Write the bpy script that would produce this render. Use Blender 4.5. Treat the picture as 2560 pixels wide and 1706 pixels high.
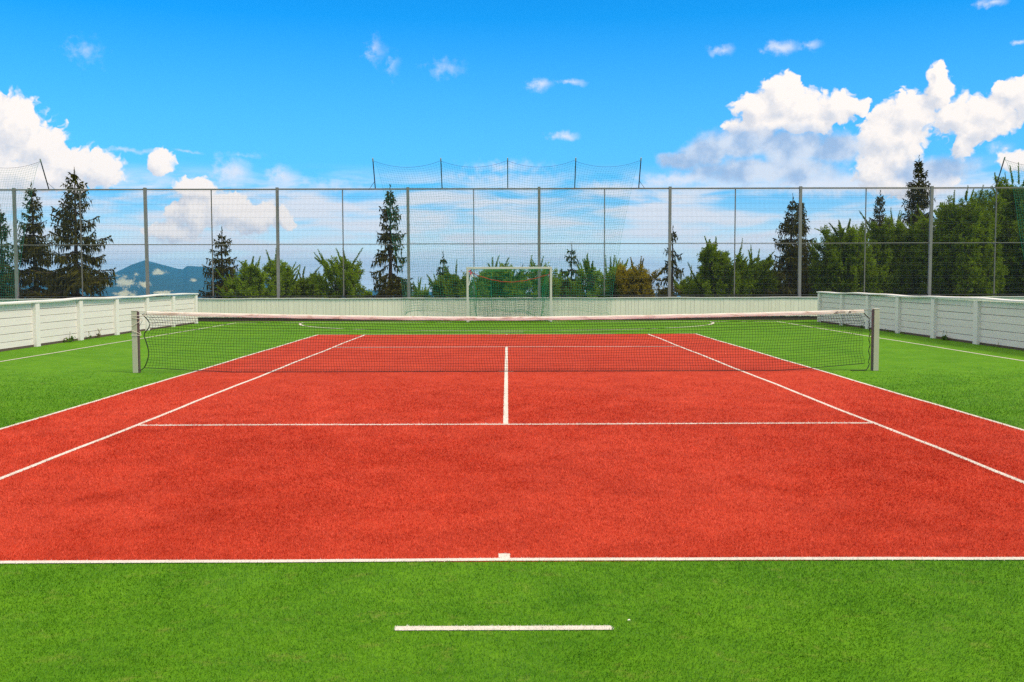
import bpy, bmesh, math, random
import numpy as np
from mathutils import Vector, Matrix, Euler, noise as mnoise

for o in list(bpy.data.objects):
    bpy.data.objects.remove(o, do_unlink=True)
SC = bpy.context.scene
COL = SC.collection
R = math.radians
PI = math.pi

# ------------------------------------------------------------------ camera
CAM = Vector((0.0226, -17.626, 1.617))
cam = bpy.data.cameras.new("camera")
cam.sensor_width = 36.0
cam.lens = 2551.65 / 2560 * 36.0
cam.clip_start = 0.1
cam.clip_end = 60000
co = bpy.data.objects.new("camera", cam)
COL.objects.link(co)
co.location = CAM
pit, yaw, rol = R(3.5149), R(0.2557), R(0.1434)
co.rotation_mode = 'QUATERNION'
co.rotation_quaternion = (Matrix.Rotation(-yaw, 3, 'Z') @ Matrix.Rotation(PI / 2 - pit, 3, 'X') @ Matrix.Rotation(-rol, 3, 'Z')).to_quaternion()
SC.camera = co

# ------------------------------------------------------------------ view, sun
SC.view_settings.view_transform = 'Standard'
SC.view_settings.look = 'None'
EXPO = 0.25
SC.view_settings.exposure = EXPO
SC.view_settings.gamma = 1.0
SC.cycles.use_denoising = False
SC.cycles.max_bounces = 6
SC.cycles.diffuse_bounces = 3
SC.cycles.transparent_max_bounces = 8
SC.cycles.volume_bounces = 0
SUN_EL, SUN_AZ = R(50), R(118)          # azimuth clockwise from +Y: right and slightly behind
sd = Vector((math.sin(SUN_AZ) * math.cos(SUN_EL), math.cos(SUN_AZ) * math.cos(SUN_EL), math.sin(SUN_EL)))
sun = bpy.data.lights.new("sun", 'SUN')
sun.energy = 2.6
sun.angle = R(15)
sun.color = (1.0, 0.87, 0.69)
so = bpy.data.objects.new("sun", sun)
COL.objects.link(so)
so.location = (0, 0, 60)
so.rotation_euler = sd.to_track_quat('Z', 'Y').to_euler()


# ------------------------------------------------------------------ node helpers
class NT:
    def __init__(s, tree):
        s.t = tree
        s.n = tree.nodes
        s.l = tree.links

    def new(s, typ, **kw):
        n = s.n.new(typ)
        for k, v in kw.items():
            setattr(n, k, v)
        return n

    def put(s, sock, v):
        if isinstance(v, bpy.types.NodeSocket):
            s.l.new(v, sock)
        elif v is not None:
            if sock.type == 'RGBA' and not isinstance(v, (int, float)) and len(v) == 3:
                v = tuple(v) + (1,)
            sock.default_value = v

    def math(s, op, a, b=None, c=None, clamp=False):
        n = s.new('ShaderNodeMath', operation=op, use_clamp=clamp)
        s.put(n.inputs[0], a)
        s.put(n.inputs[1], b)
        s.put(n.inputs[2], c)
        return n.outputs[0]

    def vec(s, op, a, b=None, c=None):
        n = s.new('ShaderNodeVectorMath', operation=op)
        s.put(n.inputs[0], a)
        if b is not None:
            if op == 'SCALE':
                s.put(n.inputs[3], b)
            else:
                s.put(n.inputs[1], b)
        if c is not None:
            s.put(n.inputs[2], c)
        return n.outputs['Value'] if op in ('LENGTH', 'DOT_PRODUCT', 'DISTANCE') else n.outputs[0]

    def noise(s, vec, scale, detail=4, rough=0.5, dist=0.0, out='Fac'):
        n = s.new('ShaderNodeTexNoise')
        n.noise_dimensions = '3D'
        s.put(n.inputs['Vector'], vec)
        n.inputs['Scale'].default_value = scale
        n.inputs['Detail'].default_value = detail
        n.inputs['Roughness'].default_value = rough
        n.inputs['Distortion'].default_value = dist
        return n.outputs[out]

    def mix(s, f, a, b, mode='MIX', clamp=False):
        n = s.new('ShaderNodeMix', data_type='RGBA', blend_type=mode, clamp_factor=True, clamp_result=clamp)
        s.put(n.inputs[0], f)
        s.put(n.inputs[6], a)
        s.put(n.inputs[7], b)
        return n.outputs[2]

    def ramp(s, f, a, b, lo=0.0, hi=1.0, smooth=True):
        n = s.new('ShaderNodeMapRange', interpolation_type='SMOOTHSTEP' if smooth else 'LINEAR')
        s.put(n.inputs[0], f)
        s.put(n.inputs[1], a)
        s.put(n.inputs[2], b)
        s.put(n.inputs[3], lo)
        s.put(n.inputs[4], hi)
        return n.outputs[0]


# ------------------------------------------------------------------ world: Nishita sky with clouds laid out by direction
W_STR = 0.15
CUM = [(-25.6,7.7,1.9,1.75),(-27.2,7.0,2.6,2.75),(-24.27,6.62,1.62,1.51),(-22.87,5.86,1.66,1.20),(-21.53,5.60,1.37,1.06),(-25.00,5.19,4.51,1.04),(-18.59,6.15,0.83,0.81),(-16.82,4.66,1.38,0.96),(-17.06,3.62,1.23,1.19),(-15.28,3.61,1.93,1.11),(-13.69,3.32,1.73,0.98),(-12.20,3.22,0.58,0.80),(-17.97,2.58,1.66,0.73),(14.88,9.65,1.5,1.35),(13.60,9.03,1.41,1.13),(16.13,8.93,1.66,1.16),(17.72,8.89,1.26,1.00),(18.88,8.97,0.73,0.57),(12.62,8.11,1.03,0.46),(15.69,8.16,2.88,0.68),(20.09,7.40,1.53,1.55),(21.34,8.39,1.70,1.31),(22.67,9.53,0.78,1.39),(22.87,10.48,0.33,0.64),(23.72,8.24,1.61,1.07),(25.13,8.09,1.41,1.02),(26.28,9.05,1.20,0.84),(19.69,5.75,1.32,1.35),(20.80,6.04,1.26,1.11),(23.95,6.87,0.65,1.04),(26.56,5.81,1.19,0.64),(21.62,4.89,2.48,0.89), (20.9,7.2,1.5,1.3), (24.6,7.6,2.2,.9), (27.2,8.6,1.6,1.2), (14.0,8.3,2.0,.8)]
GREY = [(12.74,7.24,2.62,1.10),(15.48,7.03,3.21,1.14),(17.71,6.72,1.85,1.02),(10.89,6.78,1.86,0.88),(14.14,5.81,5.12,0.88),(9.49,6.39,1.41,0.56),(22.65,5.41,2.44,0.88)]
WISP = [(-14.90,5.67,1.32,0.97,0.80),(-12.28,5.49,1.11,0.74,0.80),(-7.23,12.32,0.62,0.81,0.35),(-6.21,11.56,0.43,0.72,0.35),(-3.35,11.42,1.08,0.55,0.35),(-22.10,11.55,0.91,0.67,0.22),(1.89,10.53,0.82,0.41,0.70),(3.55,10.67,0.91,0.21,0.60),(11.65,12.10,0.78,0.36,0.60),(14.85,12.09,1.12,0.48,0.70),(16.41,12.11,0.75,0.30,0.50),(3.10,7.85,1.01,0.28,0.80),(25.09,13.46,0.90,0.28,0.70),(26.32,11.43,0.43,0.16,0.60),(-20.03,6.70,1.94,0.16,0.50),(-17.22,6.74,0.97,0.11,0.40),(-14.32,6.65,1.37,0.18,0.30),(0.12,6.14,2.90,0.47,0.50),(9.49,5.33,3.27,0.52,0.90),(17.30,4.92,4.11,0.82,0.90),(-0.85,5.55,4.84,0.38,0.50),(25.66,6.46,0.78,0.39,0.50),(6.16,5.03,2.86,0.48,0.60),(-9.72,5.13,2.84,0.42,0.40)]


def blob_chain(g, p, blobs, k):
    """union of soft ellipses: about 1 at a centre, 0 on the edge"""
    cur = None
    for b in blobs:
        cx, cy, rx, ry = b[:4]
        w = b[4] if len(b) > 4 else 1.0
        q = g.vec('MULTIPLY_ADD', p, (1 / rx, 1 / ry, 0), (-cx / rx, -cy / ry, 0))
        l = g.vec('LENGTH', q)
        v = g.math('MULTIPLY_ADD', l, -w, w)
        if cur is None:
            cur = v
        else:
            n = g.new('ShaderNodeMath', operation='SMOOTH_MAX')
            g.put(n.inputs[0], cur)
            g.put(n.inputs[1], v)
            n.inputs[2].default_value = k
            cur = n.outputs[0]
    return cur


def cumulus_group():
    gt = bpy.data.node_groups.new("cumulus_density", 'ShaderNodeTree')
    gt.interface.new_socket("P", in_out='INPUT', socket_type='NodeSocketVector')
    gt.interface.new_socket("D", in_out='OUTPUT', socket_type='NodeSocketFloat')
    g = NT(gt)
    gi = g.new('NodeGroupInput')
    go = g.new('NodeGroupOutput')
    p = gi.outputs[0]
    warp = g.noise(p, 0.9, 3, 0.55, out='Color')
    wp = g.vec('MULTIPLY_ADD', warp, (1.3, 1.3, 0), (-0.65, -0.65, 0))
    p2 = g.vec('ADD', p, wp)
    base = blob_chain(g, p2, CUM, 0.12)
    vo = g.new('ShaderNodeTexVoronoi', feature='SMOOTH_F1')
    g.put(vo.inputs['Vector'], p2)
    vo.inputs['Scale'].default_value = 1.5
    vo.inputs['Detail'].default_value = 2.0
    vo.inputs['Roughness'].default_value = 0.55
    vo.inputs['Smoothness'].default_value = 0.25
    n1 = g.noise(p2, 2.4, 5, 0.5)
    d = g.math('MULTIPLY_ADD', vo.outputs['Distance'], -0.34, base)
    d = g.math('MULTIPLY_ADD', n1, 0.50, d)
    d = g.math('ADD', d, 0.04)
    g.put(go.inputs[0], d)
    return gt


def build_world():
    w = bpy.data.worlds.new("World")
    SC.world = w
    w.use_nodes = True
    t = w.node_tree
    t.nodes.clear()
    g = NT(t)
    out = g.new('ShaderNodeOutputWorld')
    bg = g.new('ShaderNodeBackground')
    bg.inputs[1].default_value = W_STR
    g.l.new(bg.outputs[0], out.inputs[0])
    sky = g.new('ShaderNodeTexSky', sky_type='NISHITA', sun_disc=False)
    sky.sun_elevation = SUN_EL
    sky.sun_rotation = SUN_AZ
    sky.altitude = 1200
    sky.air_density = 1.0
    sky.dust_density = 0.4
    sky.ozone_density = 2.5
    K = 1.0 / (W_STR * 2 ** EXPO)
    tc = g.new('ShaderNodeTexCoord')
    d = g.vec('NORMALIZE', tc.outputs['Generated'])
    sx = g.new('ShaderNodeSeparateXYZ')
    g.put(sx.inputs[0], d)
    X, Y, Z = sx.outputs
    az = g.math('MULTIPLY', g.math('ARCTAN2', X, Y), 180 / PI)
    el = g.math('MULTIPLY', g.math('ARCSINE', Z), 180 / PI)
    cb = g.new('ShaderNodeCombineXYZ')
    g.put(cb.inputs[0], az)
    g.put(cb.inputs[1], el)
    p = cb.outputs[0]
    # deep clean mountain sky: the sky texture, more saturated
    hs = g.new('ShaderNodeHueSaturation')
    hs.inputs['Saturation'].default_value = 1.45
    hs.inputs['Value'].default_value = 1.0
    g.put(hs.inputs['Color'], sky.outputs[0])
    tint = g.mix(1.0, hs.outputs[0], (0.16, 1.04, 1.18), 'MULTIPLY')
    col = tint
    # low milky air, thick streaky veil near the horizon
    st = g.vec('MULTIPLY', p, (0.16, 0.9, 0))
    stn = g.noise(st, 1.0, 5, 0.55, 0.4)
    low = g.ramp(el, 0.0, 14.0, 1.0, 0.0, False)
    low2 = g.math('MULTIPLY', g.ramp(el, 4.4, 6.4, 1.0, 0.0), g.ramp(el, 0.0, 2.5, 0.85, 1.0))
    veil = g.math('MULTIPLY', low, 0.95)
    vcol = g.mix(g.ramp(el, 0.8, 5.2), (1.10 * K, 1.10 * K, 1.14 * K), (0.19 * K, 0.50 * K, 1.03 * K))
    col = g.mix(veil, col, vcol)
    stc = g.math('MULTIPLY', g.ramp(stn, 0.37, 0.60), g.math('MULTIPLY', low2, 0.9))
    col = g.mix(stc, col, (0.95 * K, 0.95 * K, 1.0 * K))
    # thin wisps
    wn = g.noise(p, 1.1, 5, 0.6, out='Color')
    pw = g.vec('ADD', p, g.vec('MULTIPLY_ADD', wn, (1.4, 0.7, 0), (-0.7, -0.35, 0)))
    wi = blob_chain(g, pw, WISP, 0.08)
    wi = g.math('ADD', wi, g.math('MULTIPLY_ADD', g.noise(p, 2.2, 6, 0.6), 0.9, -0.5))
    wa = g.math('MULTIPLY', g.ramp(wi, -0.12, 0.85), 0.92)
    col = g.mix(wa, col, (0.86 * K, 0.90 * K, 1.0 * K))
    # grey shaded cloud bank
    gr = blob_chain(g, pw, GREY, 0.2)
    gr = g.math('ADD', gr, g.math('MULTIPLY_ADD', g.noise(p, 0.9, 6, 0.55), 0.9, -0.45))
    ga = g.math('MULTIPLY', g.ramp(gr, -0.08, 0.55), 0.94)
    gn = g.noise(p, 0.6, 5, 0.55)
    gcol = g.mix(g.ramp(gn, 0.35, 0.65), (0.40 * K, 0.55 * K, 0.80 * K), (0.78 * K, 0.84 * K, 0.95 * K))
    # bright cumulus, lit from the upper right
    grp = cumulus_group()
    g1 = g.new('ShaderNodeGroup')
    g1.node_tree = grp
    g.put(g1.inputs[0], p)
    g2 = g.new('ShaderNodeGroup')
    g2.node_tree = grp
    g.put(g2.inputs[0], g.vec('ADD', p, (0.35, 0.55, 0)))
    D, D2 = g1.outputs[0], g2.outputs[0]
    soft = g.math('MULTIPLY_ADD', g.noise(p, 0.8, 3, 0.5), 0.9, -0.22)
    soft = g.math('MAXIMUM', soft, 0.12)
    ca = g.ramp(D, -0.02, soft)
    lit = g.math('MULTIPLY_ADD', g.math('SUBTRACT', D, D2), 1.3, 0.66, clamp=True)
    ccol = g.mix(lit, (0.76 * K, 0.77 * K, 0.83 * K), (1.12 * K, 1.03 * K, 0.96 * K))
    # cumulus behind, grey bank in front of its foot
    col = g.mix(ca, col, ccol)
    col = g.mix(ga, col, gcol)
    # broken bright cloud added out of view overhead and behind, to soften and whiten the light
    ov = g.noise(g.vec('MULTIPLY', d, (1, 1, 2.2)), 2.3, 5, 0.55)
    oa = g.math('MULTIPLY', g.ramp(el, 15.5, 22.0), g.ramp(ov, 0.30, 0.50, 0.45, 0.97))
    col = g.mix(oa, col, (1.18 * K, 1.05 * K, 0.93 * K))
    g.put(bg.inputs[0], col)
    w.cycles.sampling_method = 'MANUAL'
    w.cycles.sample_map_resolution = 1024


build_world()


# ------------------------------------------------------------------ mesh helpers
class MB:
    def __init__(s):
        s.v, s.f = [], []

    def box(s, x0, x1, y0, y1, z0, z1):
        b = len(s.v)
        s.v += [(x0, y0, z0), (x1, y0, z0), (x1, y1, z0), (x0, y1, z0), (x0, y0, z1), (x1, y0, z1), (x1, y1, z1), (x0, y1, z1)]
        s.f += [tuple(b + i for i in q) for q in ((0, 3, 2, 1), (4, 5, 6, 7), (0, 1, 5, 4), (1, 2, 6, 5), (2, 3, 7, 6), (3, 0, 4, 7))]
        return s

    def tube(s, pts, r, n=4, cap=True):
        pts = [Vector(p) for p in pts]
        rr = r if isinstance(r, (list, tuple)) else [r] * len(pts)
        b = len(s.v)
        m = len(pts)
        for i, p in enumerate(pts):
            t = (pts[min(i + 1, m - 1)] - pts[max(i - 1, 0)])
            t = t.normalized() if t.length > 1e-9 else Vector((0, 0, 1))
            u = t.cross(Vector((0, 0, 1)))
            if u.length < 1e-3:
                u = t.cross(Vector((0, 1, 0)))
            u.normalize()
            w = u.cross(t)
            for k in range(n):
                a = 2 * PI * (k + .5) / n
                s.v.append(tuple(p + (u * math.cos(a) + w * math.sin(a)) * rr[i]))
        for i in range(m - 1):
            for k in range(n):
                k2 = (k + 1) % n
                s.f.append((b + i * n + k, b + i * n + k2, b + (i + 1) * n + k2, b + (i + 1) * n + k))
        if cap:
            s.f.append(tuple(b + k for k in range(n))[::-1])
            s.f.append(tuple(b + (m - 1) * n + k for k in range(n)))
        return s

    def quad(s, a, b, c, d):
        i = len(s.v)
        s.v += [tuple(a), tuple(b), tuple(c), tuple(d)]
        s.f.append((i, i + 1, i + 2, i + 3))

    def mesh(s, name, mat, smooth=False):
        me = bpy.data.meshes.new(name)
        me.from_pydata(s.v, [], s.f)
        if mat is not None:
            me.materials.append(mat)
        if smooth:
            me.polygons.foreach_set('use_smooth', [True] * len(me.polygons))
        me.update()
        return me

    def build(s, name, mat, parent=None, smooth=False, bevel=0.0):
        me = s.mesh(name, mat, smooth)
        o = bpy.data.objects.new(name, me)
        COL.objects.link(o)
        if parent is not None:
            o.parent = parent
        if bevel:
            m = o.modifiers.new("bevel", 'BEVEL')
            m.width = bevel
            m.segments = 2
            m.limit_method = 'ANGLE'
        return o


def np_mesh(name, V, F, mat):
    """V (n,3) float, F (m,k) int"""
    me = bpy.data.meshes.new(name)
    n, m, k = len(V), len(F), F.shape[1]
    me.vertices.add(n)
    me.vertices.foreach_set('co', np.ascontiguousarray(V, dtype=np.float32).ravel())
    me.loops.add(m * k)
    me.loops.foreach_set('vertex_index', np.ascontiguousarray(F, dtype=np.int32).ravel())
    me.polygons.add(m)
    me.polygons.foreach_set('loop_start', np.arange(0, m * k, k, dtype=np.int32))
    me.polygons.foreach_set('loop_total', np.full(m, k, dtype=np.int32))
    me.update(calc_edges=True)
    me.materials.append(mat)
    return me


def link(name, me, parent=None):
    o = bpy.data.objects.new(name, me)
    COL.objects.link(o)
    if parent is not None:
        o.parent = parent
    return o


def tag(o, label=None, cat=None, group=None, kind=None):
    if label:
        o["label"] = label
    if cat:
        o["category"] = cat
    if group:
        o["group"] = group
    if kind:
        o["kind"] = kind
    return o


def empty(name, loc, label, cat, group=None):
    o = bpy.data.objects.new(name, None)
    o.empty_display_size = 0.2
    COL.objects.link(o)
    o.location = loc
    return tag(o, label, cat, group)


# ------------------------------------------------------------------ materials
def mat_new(name):
    m = bpy.data.materials.new(name)
    m.use_nodes = True
    g = NT(m.node_tree)
    b = m.node_tree.nodes['Principled BSDF']
    return m, g, b


def m_plain(name, col, rough=0.6, metal=0.0, var=0.12, scale=6.0, bump=0.0, spec=0.4):
    m, g, b = mat_new(name)
    tc = g.new('ShaderNodeTexCoord')
    n = g.noise(tc.outputs['Object'], scale, 6, 0.6)
    c = g.mix(n, tuple(x * (1 - var) for x in col), tuple(min(1, x * (1 + var)) for x in col))
    g.put(b.inputs['Base Color'], c)
    b.inputs['Roughness'].default_value = rough
    b.inputs['Metallic'].default_value = metal
    b.inputs['Specular IOR Level'].default_value = spec
    if bump:
        bn = g.new('ShaderNodeBump')
        bn.inputs['Strength'].default_value = bump
        g.put(bn.inputs['Height'], g.noise(tc.outputs['Object'], scale * 8, 4, 0.6))
        g.put(b.inputs['Normal'], bn.outputs[0])
    return m


GREEN = ((0.042, 0.155, 0.002), (0.125, 0.300, 0.008))
RED = ((0.36, 0.026, 0.008), (0.66, 0.076, 0.033))
WHITE = ((0.60, 0.56, 0.49), (0.80, 0.76, 0.69))


def m_turf(name, cols, blade, dry=None):
    """pile carpet: broad patches of light on leaning pile, put into the colour, plus grain"""
    m, g, b = mat_new(name)
    geo = g.new('ShaderNodeNewGeometry')
    P = geo.outputs['Position']
    n1 = g.noise(P, 0.55, 5, 0.6, 0.6)
    n2 = g.noise(P, 2.6, 5, 0.62, 0.3)
    n3 = g.noise(P, 14.0, 4, 0.65)
    f = g.math('MULTIPLY_ADD', n1, 0.60, g.math('MULTIPLY_ADD', n2, 0.75, g.math('MULTIPLY', n3, 0.55)))
    f = g.math('MULTIPLY_ADD', f, 1.45, -0.88)
    if blade:
        rnd = geo.outputs['Random Per Island']
        f = g.math('ADD', f, g.math('MULTIPLY_ADD', rnd, 1.4, -0.72))
    else:
        n4 = g.noise(P, 90.0, 3, 0.7)
        f = g.math('ADD', f, g.math('MULTIPLY_ADD', n4, 1.3, -0.65))
    f = g.math('ADD', f, 0.0, clamp=True)
    c = g.mix(f, cols[0], cols[1])
    if dry:
        dn = g.noise(P, 5.5, 7, 0.78)
        msk = g.ramp(dn, 0.53, 0.72, 0.0, 0.55)
        if blade:
            msk = g.math('MULTIPLY', msk, g.ramp(geo.outputs['Random Per Island'], 0.3, 0.6))
        c = g.mix(msk, c, dry)
    g.put(b.inputs['Base Color'], c)
    b.inputs['Roughness'].default_value = 0.55 if blade else 0.9
    b.inputs['Specular IOR Level'].default_value = 0.25 if blade else 0.1
    if not blade:
        bn = g.new('ShaderNodeBump')
        bn.inputs['Strength'].default_value = 0.55
        bn.inputs['Distance'].default_value = 0.012
        g.put(bn.inputs['Height'], g.noise(P, 70.0, 4, 0.7))
        g.put(b.inputs['Normal'], bn.outputs[0])
    return m


M_GREEN = m_turf("green_carpet", tuple(tuple(x * 1.05 for x in c) for c in GREEN), False, (0.24, 0.27, 0.05))
M_RED = m_turf("red_carpet", tuple(tuple(x * 0.90 for x in c) for c in RED), False)
M_WHITE = m_turf("white_carpet", WHITE, False)
M_GREEN_B = m_turf("green_fibre", tuple(tuple(x * 1.0 for x in c) for c in GREEN), True, (0.36, 0.36, 0.09))
M_RED_B = m_turf("red_fibre", tuple(tuple(min(0.9, x * 1.15) for x in c) for c in RED), True)
M_WHITE_B = m_turf("white_fibre", WHITE, True)


def m_wood(name, col, along='X', streak=0.1, dirt=0.0):
    """old white paint on boards: faint grain, grey stains, grime near the ground"""
    m, g, b = mat_new(name)
    geo = g.new('ShaderNodeNewGeometry')
    P = geo.outputs['Position']
    sc = {'X': (0.6, 6, 14), 'Y': (6, 0.6, 14), 'Z': (14, 6, 0.8)}[along]
    s = g.vec('MULTIPLY', P, sc)
    n = g.noise(s, 2.2, 6, 0.65, 0.5)
    n2 = g.noise(P, 1.3, 6, 0.65)
    c = g.mix(g.ramp(n, 0.3, 0.75), tuple(x * (1 - streak) for x in col), col)
    c = g.mix(g.ramp(n2, 0.5, 0.8, 0.0, 0.35 + dirt), c, tuple(x * y for x, y in zip(col, (0.86, 0.87, 0.84))))
    rnd = geo.outputs['Random Per Island']
    c = g.mix(g.math('MULTIPLY', rnd, 0.55), c, tuple(x * 0.86 for x in col))
    # chips and scuffs
    ch = g.noise(g.vec('MULTIPLY', P, tuple(v * 0.8 for v in sc)), 9.0, 3, 0.6)
    c = g.mix(g.ramp(ch, 0.70, 0.76, 0.0, 0.6), c, (0.22, 0.20, 0.17))
    g.put(b.inputs['Base Color'], c)
    b.inputs['Roughness'].default_value = 0.55
    b.inputs['Specular IOR Level'].default_value = 0.3
    bn = g.new('ShaderNodeBump')
    bn.inputs['Strength'].default_value = 0.2
    bn.inputs['Distance'].default_value = 0.004
    g.put(bn.inputs['Height'], n)
    g.put(b.inputs['Normal'], bn.outputs[0])
    return m


M_BOARD_Y = m_wood("painted_plank", (0.85, 0.80, 0.74), 'Y')
M_BOARD_POST = m_wood("painted_post", (0.82, 0.79, 0.73), 'Z', 0.08)
M_CAP = m_wood("painted_cap", (0.86, 0.85, 0.81), 'Y', 0.06, 0.2)
M_BACK = m_wood("cream_plank", (0.85, 0.80, 0.66), 'Z', 0.10)
M_BACKCAP = m_plain("grey_cap", (0.46, 0.48, 0.45), 0.6, 0, 0.2, 3.0)
M_SILL = m_plain("rotten_sill", (0.10, 0.072, 0.055), 0.9, 0, 0.4, 7.0, 0.3)
M_GAP = m_plain("dark_gap", (0.10, 0.085, 0.06), 0.9, 0, 0.2)
M_STEEL = m_plain("galvanised_steel", (0.23, 0.22, 0.20), 0.5, 0.15, 0.3, 4.0)
M_RAIL = m_plain("weathered_rail", (0.20, 0.185, 0.165), 0.55, 0.1, 0.3, 3.0)
M_WIRE = m_plain("fence_wire", (0.11, 0.115, 0.125), 0.5, 0.1, 0.1)
M_POLE = m_plain("dark_pole", (0.055, 0.055, 0.05), 0.5, 0.2, 0.3)
M_TIP = m_plain("pole_tip", (0.33, 0.36, 0.33), 0.6)
M_GNET = m_plain("green_cord", (0.010, 0.26, 0.17), 0.7, 0, 0.25, 3.0)
M_GNET2 = m_plain("dark_green_cord", (0.006, 0.24, 0.11), 0.7, 0, 0.25, 3.0)
M_GOAL = m_plain("goal_paint", (0.58, 0.57, 0.48), 0.45, 0, 0.08, 3.0)
M_NET = m_plain("black_twine", (0.012, 0.014, 0.013), 0.7, 0, 0.3)
M_POST = m_plain("net_post_paint", (0.46, 0.47, 0.33), 0.5, 0.0, 0.12, 2.0)
M_POSTSIDE = m_plain("net_post_side", (0.12, 0.085, 0.085), 0.5, 0.2, 0.2)
M_ROPE = m_plain("pale_rope", (0.72, 0.66, 0.56), 0.8)
M_REDROPE = m_plain("red_rope", (0.36, 0.055, 0.03), 0.75, 0, 0.5, 9.0)
M_REDTAPE = m_plain("red_tape", (0.55, 0.03, 0.02), 0.6)
M_MARK = m_plain("brown_print", (0.06, 0.042, 0.025), 0.7)
M_WHITETAPE = m_plain("white_tape", (0.8, 0.78, 0.76), 0.6)


def m_band():
    m, g, b = mat_new("net_tape")
    geo = g.new('ShaderNodeNewGeometry')
    P = geo.outputs['Position']
    # creases run slantwise across the tape
    s = g.new('ShaderNodeMapping')
    s.inputs['Rotation'].default_value = (0, R(-62), 0)
    s.inputs['Scale'].default_value = (5, 1, 30)
    g.put(s.inputs['Vector'], P)
    n = g.noise(s.outputs[0], 0.55, 4, 0.6, 0.8)
    n2 = g.noise(P, 1.2, 4, 0.6)
    f = g.math('MULTIPLY', g.ramp(n, 0.50, 0.68), g.ramp(n2, 0.3, 0.55, 0.35, 0.9))
    c = g.mix(f, (0.88, 0.80, 0.68), (0.54, 0.38, 0.28))
    g.put(b.inputs['Base Color'], c)
    b.inputs['Roughness'].default_value = 0.8
    bn = g.new('ShaderNodeBump')
    bn.inputs['Strength'].default_value = 0.5
    bn.inputs['Distance'].default_value = 0.02
    g.put(bn.inputs['Height'], n)
    g.put(b.inputs['Normal'], bn.outputs[0])
    return m


M_BAND = m_band()


def m_leaf(name, c0, c1, trans=0.25, rough=0.5):
    m, g, b = mat_new(name)
    out = m.node_tree.nodes['Material Output']
    geo = g.new('ShaderNodeNewGeometry')
    n = g.noise(geo.outputs['Position'], 0.9, 3, 0.6)
    f = g.math('ADD', g.math('MULTIPLY', geo.outputs['Random Per Island'], 0.6), g.math('MULTIPLY_ADD', n, 1.2, -0.4), clamp=True)
    c = g.mix(f, c0, c1)
    g.put(b.inputs['Base Color'], c)
    b.inputs['Roughness'].default_value = rough
    b.inputs['Specular IOR Level'].default_value = 0.08
    if trans:
        tr = g.new('ShaderNodeBsdfTranslucent')
        g.put(tr.inputs[0], c)
        mx = g.new('ShaderNodeMixShader')
        mx.inputs[0].default_value = trans
        g.l.new(b.outputs[0], mx.inputs[1])
        g.l.new(tr.outputs[0], mx.inputs[2])
        g.l.new(mx.outputs[0], out.inputs[0])
    return m


M_NEEDLE = m_leaf("spruce_needle", (0.024, 0.027, 0.002), (0.080, 0.078, 0.006), 0.2, 0.6)
M_LEAF = [m_leaf("beech_leaf", (0.090, 0.165, 0.003), (0.32, 0.47, 0.020), 0.42),
          m_leaf("dark_beech_leaf", (0.070, 0.125, 0.002), (0.27, 0.39, 0.010), 0.42),
          m_leaf("olive_leaf", (0.16, 0.135, 0.005), (0.43, 0.36, 0.015), 0.4),
          m_leaf("deep_green_leaf", (0.036, 0.060, 0.002), (0.15, 0.20, 0.006), 0.3)]
M_BARK = m_plain("bark", (0.045, 0.032, 0.022), 0.9, 0, 0.4, 5.0, 0.5)
M_WEED = m_leaf("weed_leaf", (0.04, 0.10, 0.012), (0.12, 0.19, 0.03), 0.2)
M_DRYWEED = m_leaf("dry_stem", (0.14, 0.11, 0.05), (0.22, 0.18, 0.09), 0.1)

# ------------------------------------------------------------------ ground
rng = np.random.default_rng(7)


def wob(t, ph):
    """small wander of a hand-laid line"""
    return 0.009 * np.sin(t * 1.1 + ph) + 0.003 * np.sin(t * 3.1 + 2.1 * ph) + 0.001 * np.sin(t * 7.7 + 3.3 * ph)


LW = 0.052
# kind, fixed coordinate, from, to, width, phase
LINES = [
    ('y', -5.46, -11.885, 11.885, LW, 0.4), ('y', 5.46, -11.885, 11.885, LW, 1.7),
    ('y', -4.09, -11.885, 11.885, LW, 2.2), ('y', 4.09, -11.885, 11.885, LW, 3.9),
    ('y', 0.0, -6.43, 6.43, 0.056, 0.0),
    ('x', -11.86, -5.486, 5.486, 0.056, 0.9), ('x', 11.86, -5.486, 5.486, 0.056, 2.9),
    ('x', -6.40, -4.07, 4.07, 0.070, 4.4), ('x', 6.40, -4.07, 4.07, 0.070, 1.1),
    ('y', 0.0, -11.83, -11.72, 0.066, 0.0), ('y', 0.0, 11.72, 11.83, 0.066, 0.0),
    ('x', 0.0, -0.13, 0.13, 0.035, 0.0),
    # ball court
    ('x', -13.0, -0.5, 0.5, 0.056, 3.0), ('x', 13.0, -0.5, 0.5, 0.075, 3.0),
    ('y', -9.97, -20.0, 20.0, 0.055, 2.6), ('y', 9.97, -20.0, 20.0, 0.055, 0.2),
    ('x', 20.0, -9.997, 9.997, 0.075, 1.3), ('x', -20.0, -9.997, 9.997, 0.055, 2.3),
]


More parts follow.
